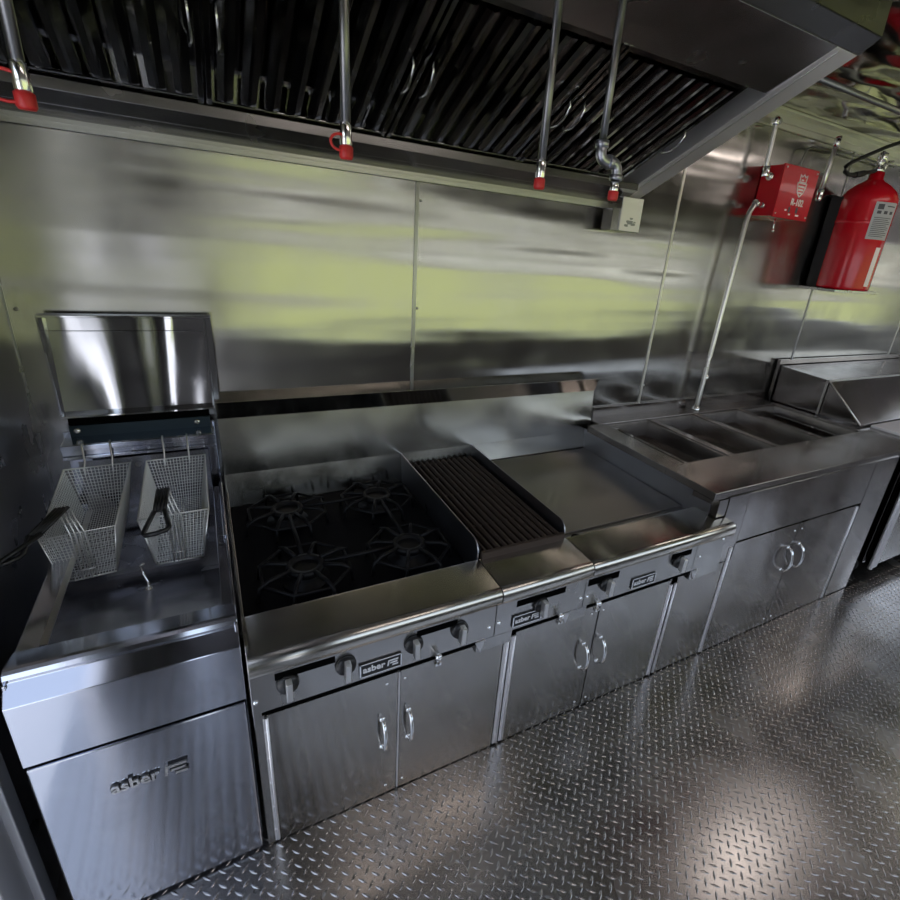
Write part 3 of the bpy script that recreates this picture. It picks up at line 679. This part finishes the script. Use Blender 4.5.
o = MB().tube([(2.58, -.03, 1.93), (2.585, -.03, 1.99), (2.60, -.03, 2.03), (2.64, -.03, 2.045), (2.95, -.03, 2.06), (3.4, -.03, 2.06)], .005, 8).build('copper_line', 'pipe', None, off=(2.58, -.03, 1.93))
tag(o, 'thin bent tube rising behind the red box and running right along the wall', 'tube')
o = MB().tube([(1.72, -.395, 2.128), (XR_ - .01, -.395, 2.128)], .011, 12).build('ceiling_conduit', 'pipe', None, off=(3.6, -.395, 2.128))
tag(o, 'dark straight conduit running along the mirrored ceiling', 'conduit')

cy = thing('fire_agent_cylinder', 'large red fire agent cylinder with a grey label on the wall', 'cylinder', (3.03, -.15, 1.415))
cx, cyy = 3.035, -.15; R_ = .128
body = [(.0, 0), (R_ - .01, 0), (R_ - .002, .004), (R_, .012), (R_, .42), (R_ - .004, .445), (R_ - .02, .475), (R_ - .05, .502), (.045, .522), (.034, .53), (.032, .562), (.0, .563)]
cb = MB().lathe(body, (cx, cyy, 1.416), 'z', 48).build('tank', 'red', cy)
MB().lathe([(R_ + .0005, 0), (R_ + .0015, .002), (R_ + .0015, .012), (R_ + .0005, .014)], (cx, cyy, 1.735), 'z', 48).build('strap', 'red', cy)
def cyl_patch(a0, a1, z0, z1, r, n=10):
    vs = []; 
    for k in range(n + 1):
        a = a0 + (a1 - a0) * k / n
        for z in (z0, z1): vs.append((cx + r * math.cos(a), cyy + r * math.sin(a), z))
    return vs, [(2 * k, 2 * k + 2, 2 * k + 3, 2 * k + 1) for k in range(n)]
mid = math.radians(247)
lb = MB(); lb.add(*cyl_patch(mid - .42, mid + .5, 1.665, 1.835, R_ + .0022), True); lab = lb.build('label', 'label', cb, label='grey printed label')
ik = MB()
for k in range(11):
    z = 1.678 + k * .0085; ik.add(*cyl_patch(mid - .34, mid + (.38 if k % 3 else .25), z, z + .0028, R_ + .0028))
for k in range(3): ik.add(*cyl_patch(mid - .3 + k * .25, mid - .15 + k * .25, 1.782, 1.796, R_ + .0028))
ik.add(*cyl_patch(mid - .32, mid - .1, 1.802, 1.826, R_ + .0028)); ik.add(*cyl_patch(mid + .02, mid + .4, 1.815, 1.82, R_ + .0028))
ik.build('label_print', 'ink', lab)
st = MB(); st.add(*cyl_patch(mid + .15, mid + .4, 1.44, 1.63, R_ + .001), True); st.build('lower_sticker', 'whitepaint', cb)
v = MB().lathe([(.026, 0), (.026, .02), (.016, .022), (.016, .05), (.022, .052), (.022, .085), (.012, .09)], (cx, cyy, 1.978), 'z', 14).tube([(cx - .03, cyy, 2.02), (cx + .035, cyy, 2.02)], .009, 10).tube([(cx - .022, cyy - .01, 1.99), (cx - .022, cyy - .01, 2.07)], .006, 8).tube([(cx + .012, cyy - .018, 1.985), (cx + .03, cyy - .02, 2.03), (cx + .09, cyy - .01, 2.04)], .005, 8)
v.build('valve', 'chrome', cy)
h = MB().tube([(cx + .12, cyy + .0, 2.13), (cx - .0, cyy, 2.09), (cx - .14, cyy, 2.035), (cx - .26, cyy, 1.985), (cx - .29, cyy, 1.965), (cx - .285, cyy, 1.948), (cx - .25, cyy, 1.938), (cx - .18, cyy, 1.945), (cx - .09, cyy, 1.968), (cx - .01, cyy, 1.985)], .009, 10)
h.tube([(cx - .19, cyy, 1.943), (cx - .12, cyy, 1.96)], .014, 10)
h.build('hose', 'rubber', cy, label='black hose looping to the valve')
bk = MB().box(2.93, 3.14, -.022, -.002, 1.40, 1.87).box(2.93, 2.95, -.10, -.002, 1.40, 1.86).box(3.12, 3.14, -.10, -.002, 1.40, 1.86)
bk.build('bracket', 'rubber', cy, label='black mounting bracket')
MB().box(2.90, 3.35, -.20, -.002, 1.40, 1.414).build('shelf', 'hood', cy, .002)

# unseen lamps added at the ceiling to brighten the interior and floor
M['lamp'] = plain('fill_diffuser', (.8, .8, .8), .5, emit=(1., .86, .8), estr=FILL_STR)
for lx, ly, ll, what in ((.9, -1.75, .55, 'added unseen ceiling lamp over the aisle before the range'), (2.8, -.85, .45, 'added unseen ceiling lamp over the aisle before the food wells'), (4.6, -1.4, .5, 'added unseen ceiling lamp at the far end of the aisle')):
    lp = thing('added_lamp', what, 'lamp', (lx, ly, ZC - .05), 'added ceiling lamps')
    MB().box(lx - ll, lx + ll, ly - .12, ly + .12, ZC - .03, ZC - .001).build('housing', 'trim', lp, .003)
    MB().box(lx - ll + .01, lx + ll - .01, ly - .105, ly + .105, ZC - .045, ZC - .03).build('diffuser', 'lamp', lp, .004)
# ------------------------------------------------------------------ light, sky, camera
w = bpy.data.worlds.new('World'); SC.world = w; w.use_nodes = True
nt = w.node_tree; nt.nodes.clear()
out = nt.nodes.new('ShaderNodeOutputWorld'); bg = nt.nodes.new('ShaderNodeBackground'); sky = nt.nodes.new('ShaderNodeTexSky')
sky.sky_type = 'NISHITA'; sky.sun_disc = False; sky.sun_elevation = math.radians(55); sky.sun_rotation = math.radians(30); sky.dust_density = 3.; sky.air_density = 1.2
hs = nt.nodes.new('ShaderNodeHueSaturation'); hs.inputs['Saturation'].default_value = .6
nt.links.new(sky.outputs[0], hs.inputs['Color']); nt.links.new(hs.outputs[0], bg.inputs[0]); nt.links.new(bg.outputs[0], out.inputs[0]); bg.inputs[1].default_value = .7
sd = bpy.data.lights.new('Sun', 'SUN'); sd.energy = 3.0; sd.angle = math.radians(1); so = bpy.data.objects.new('Sun', sd); COL.objects.link(so)
so.rotation_euler = (math.radians(-38), math.radians(12), 0)
so.location = (0, 5, 8)

cd = bpy.data.cameras.new('Camera'); cam = bpy.data.objects.new('Camera', cd); COL.objects.link(cam)
cam.location = (-.00087, -1.72959, 1.48925); cam.rotation_mode = 'XYZ'
cam.rotation_euler = (1.1983934, -.0836155, -.4945986)
cd.sensor_width = 36; cd.lens = 502.0432 / 900 * 36; cd.shift_x = -37.6992 / 900; cd.shift_y = -11.2855 / 900
cd.clip_start = .02
SC.camera = cam
SC.view_settings.view_transform = 'Standard'; SC.view_settings.look = 'None'; SC.view_settings.gamma = 1; SC.view_settings.use_curve_mapping = False
SC.view_settings.exposure = -.45
SC.cycles.glossy_bounces = 8; SC.cycles.max_bounces = 14
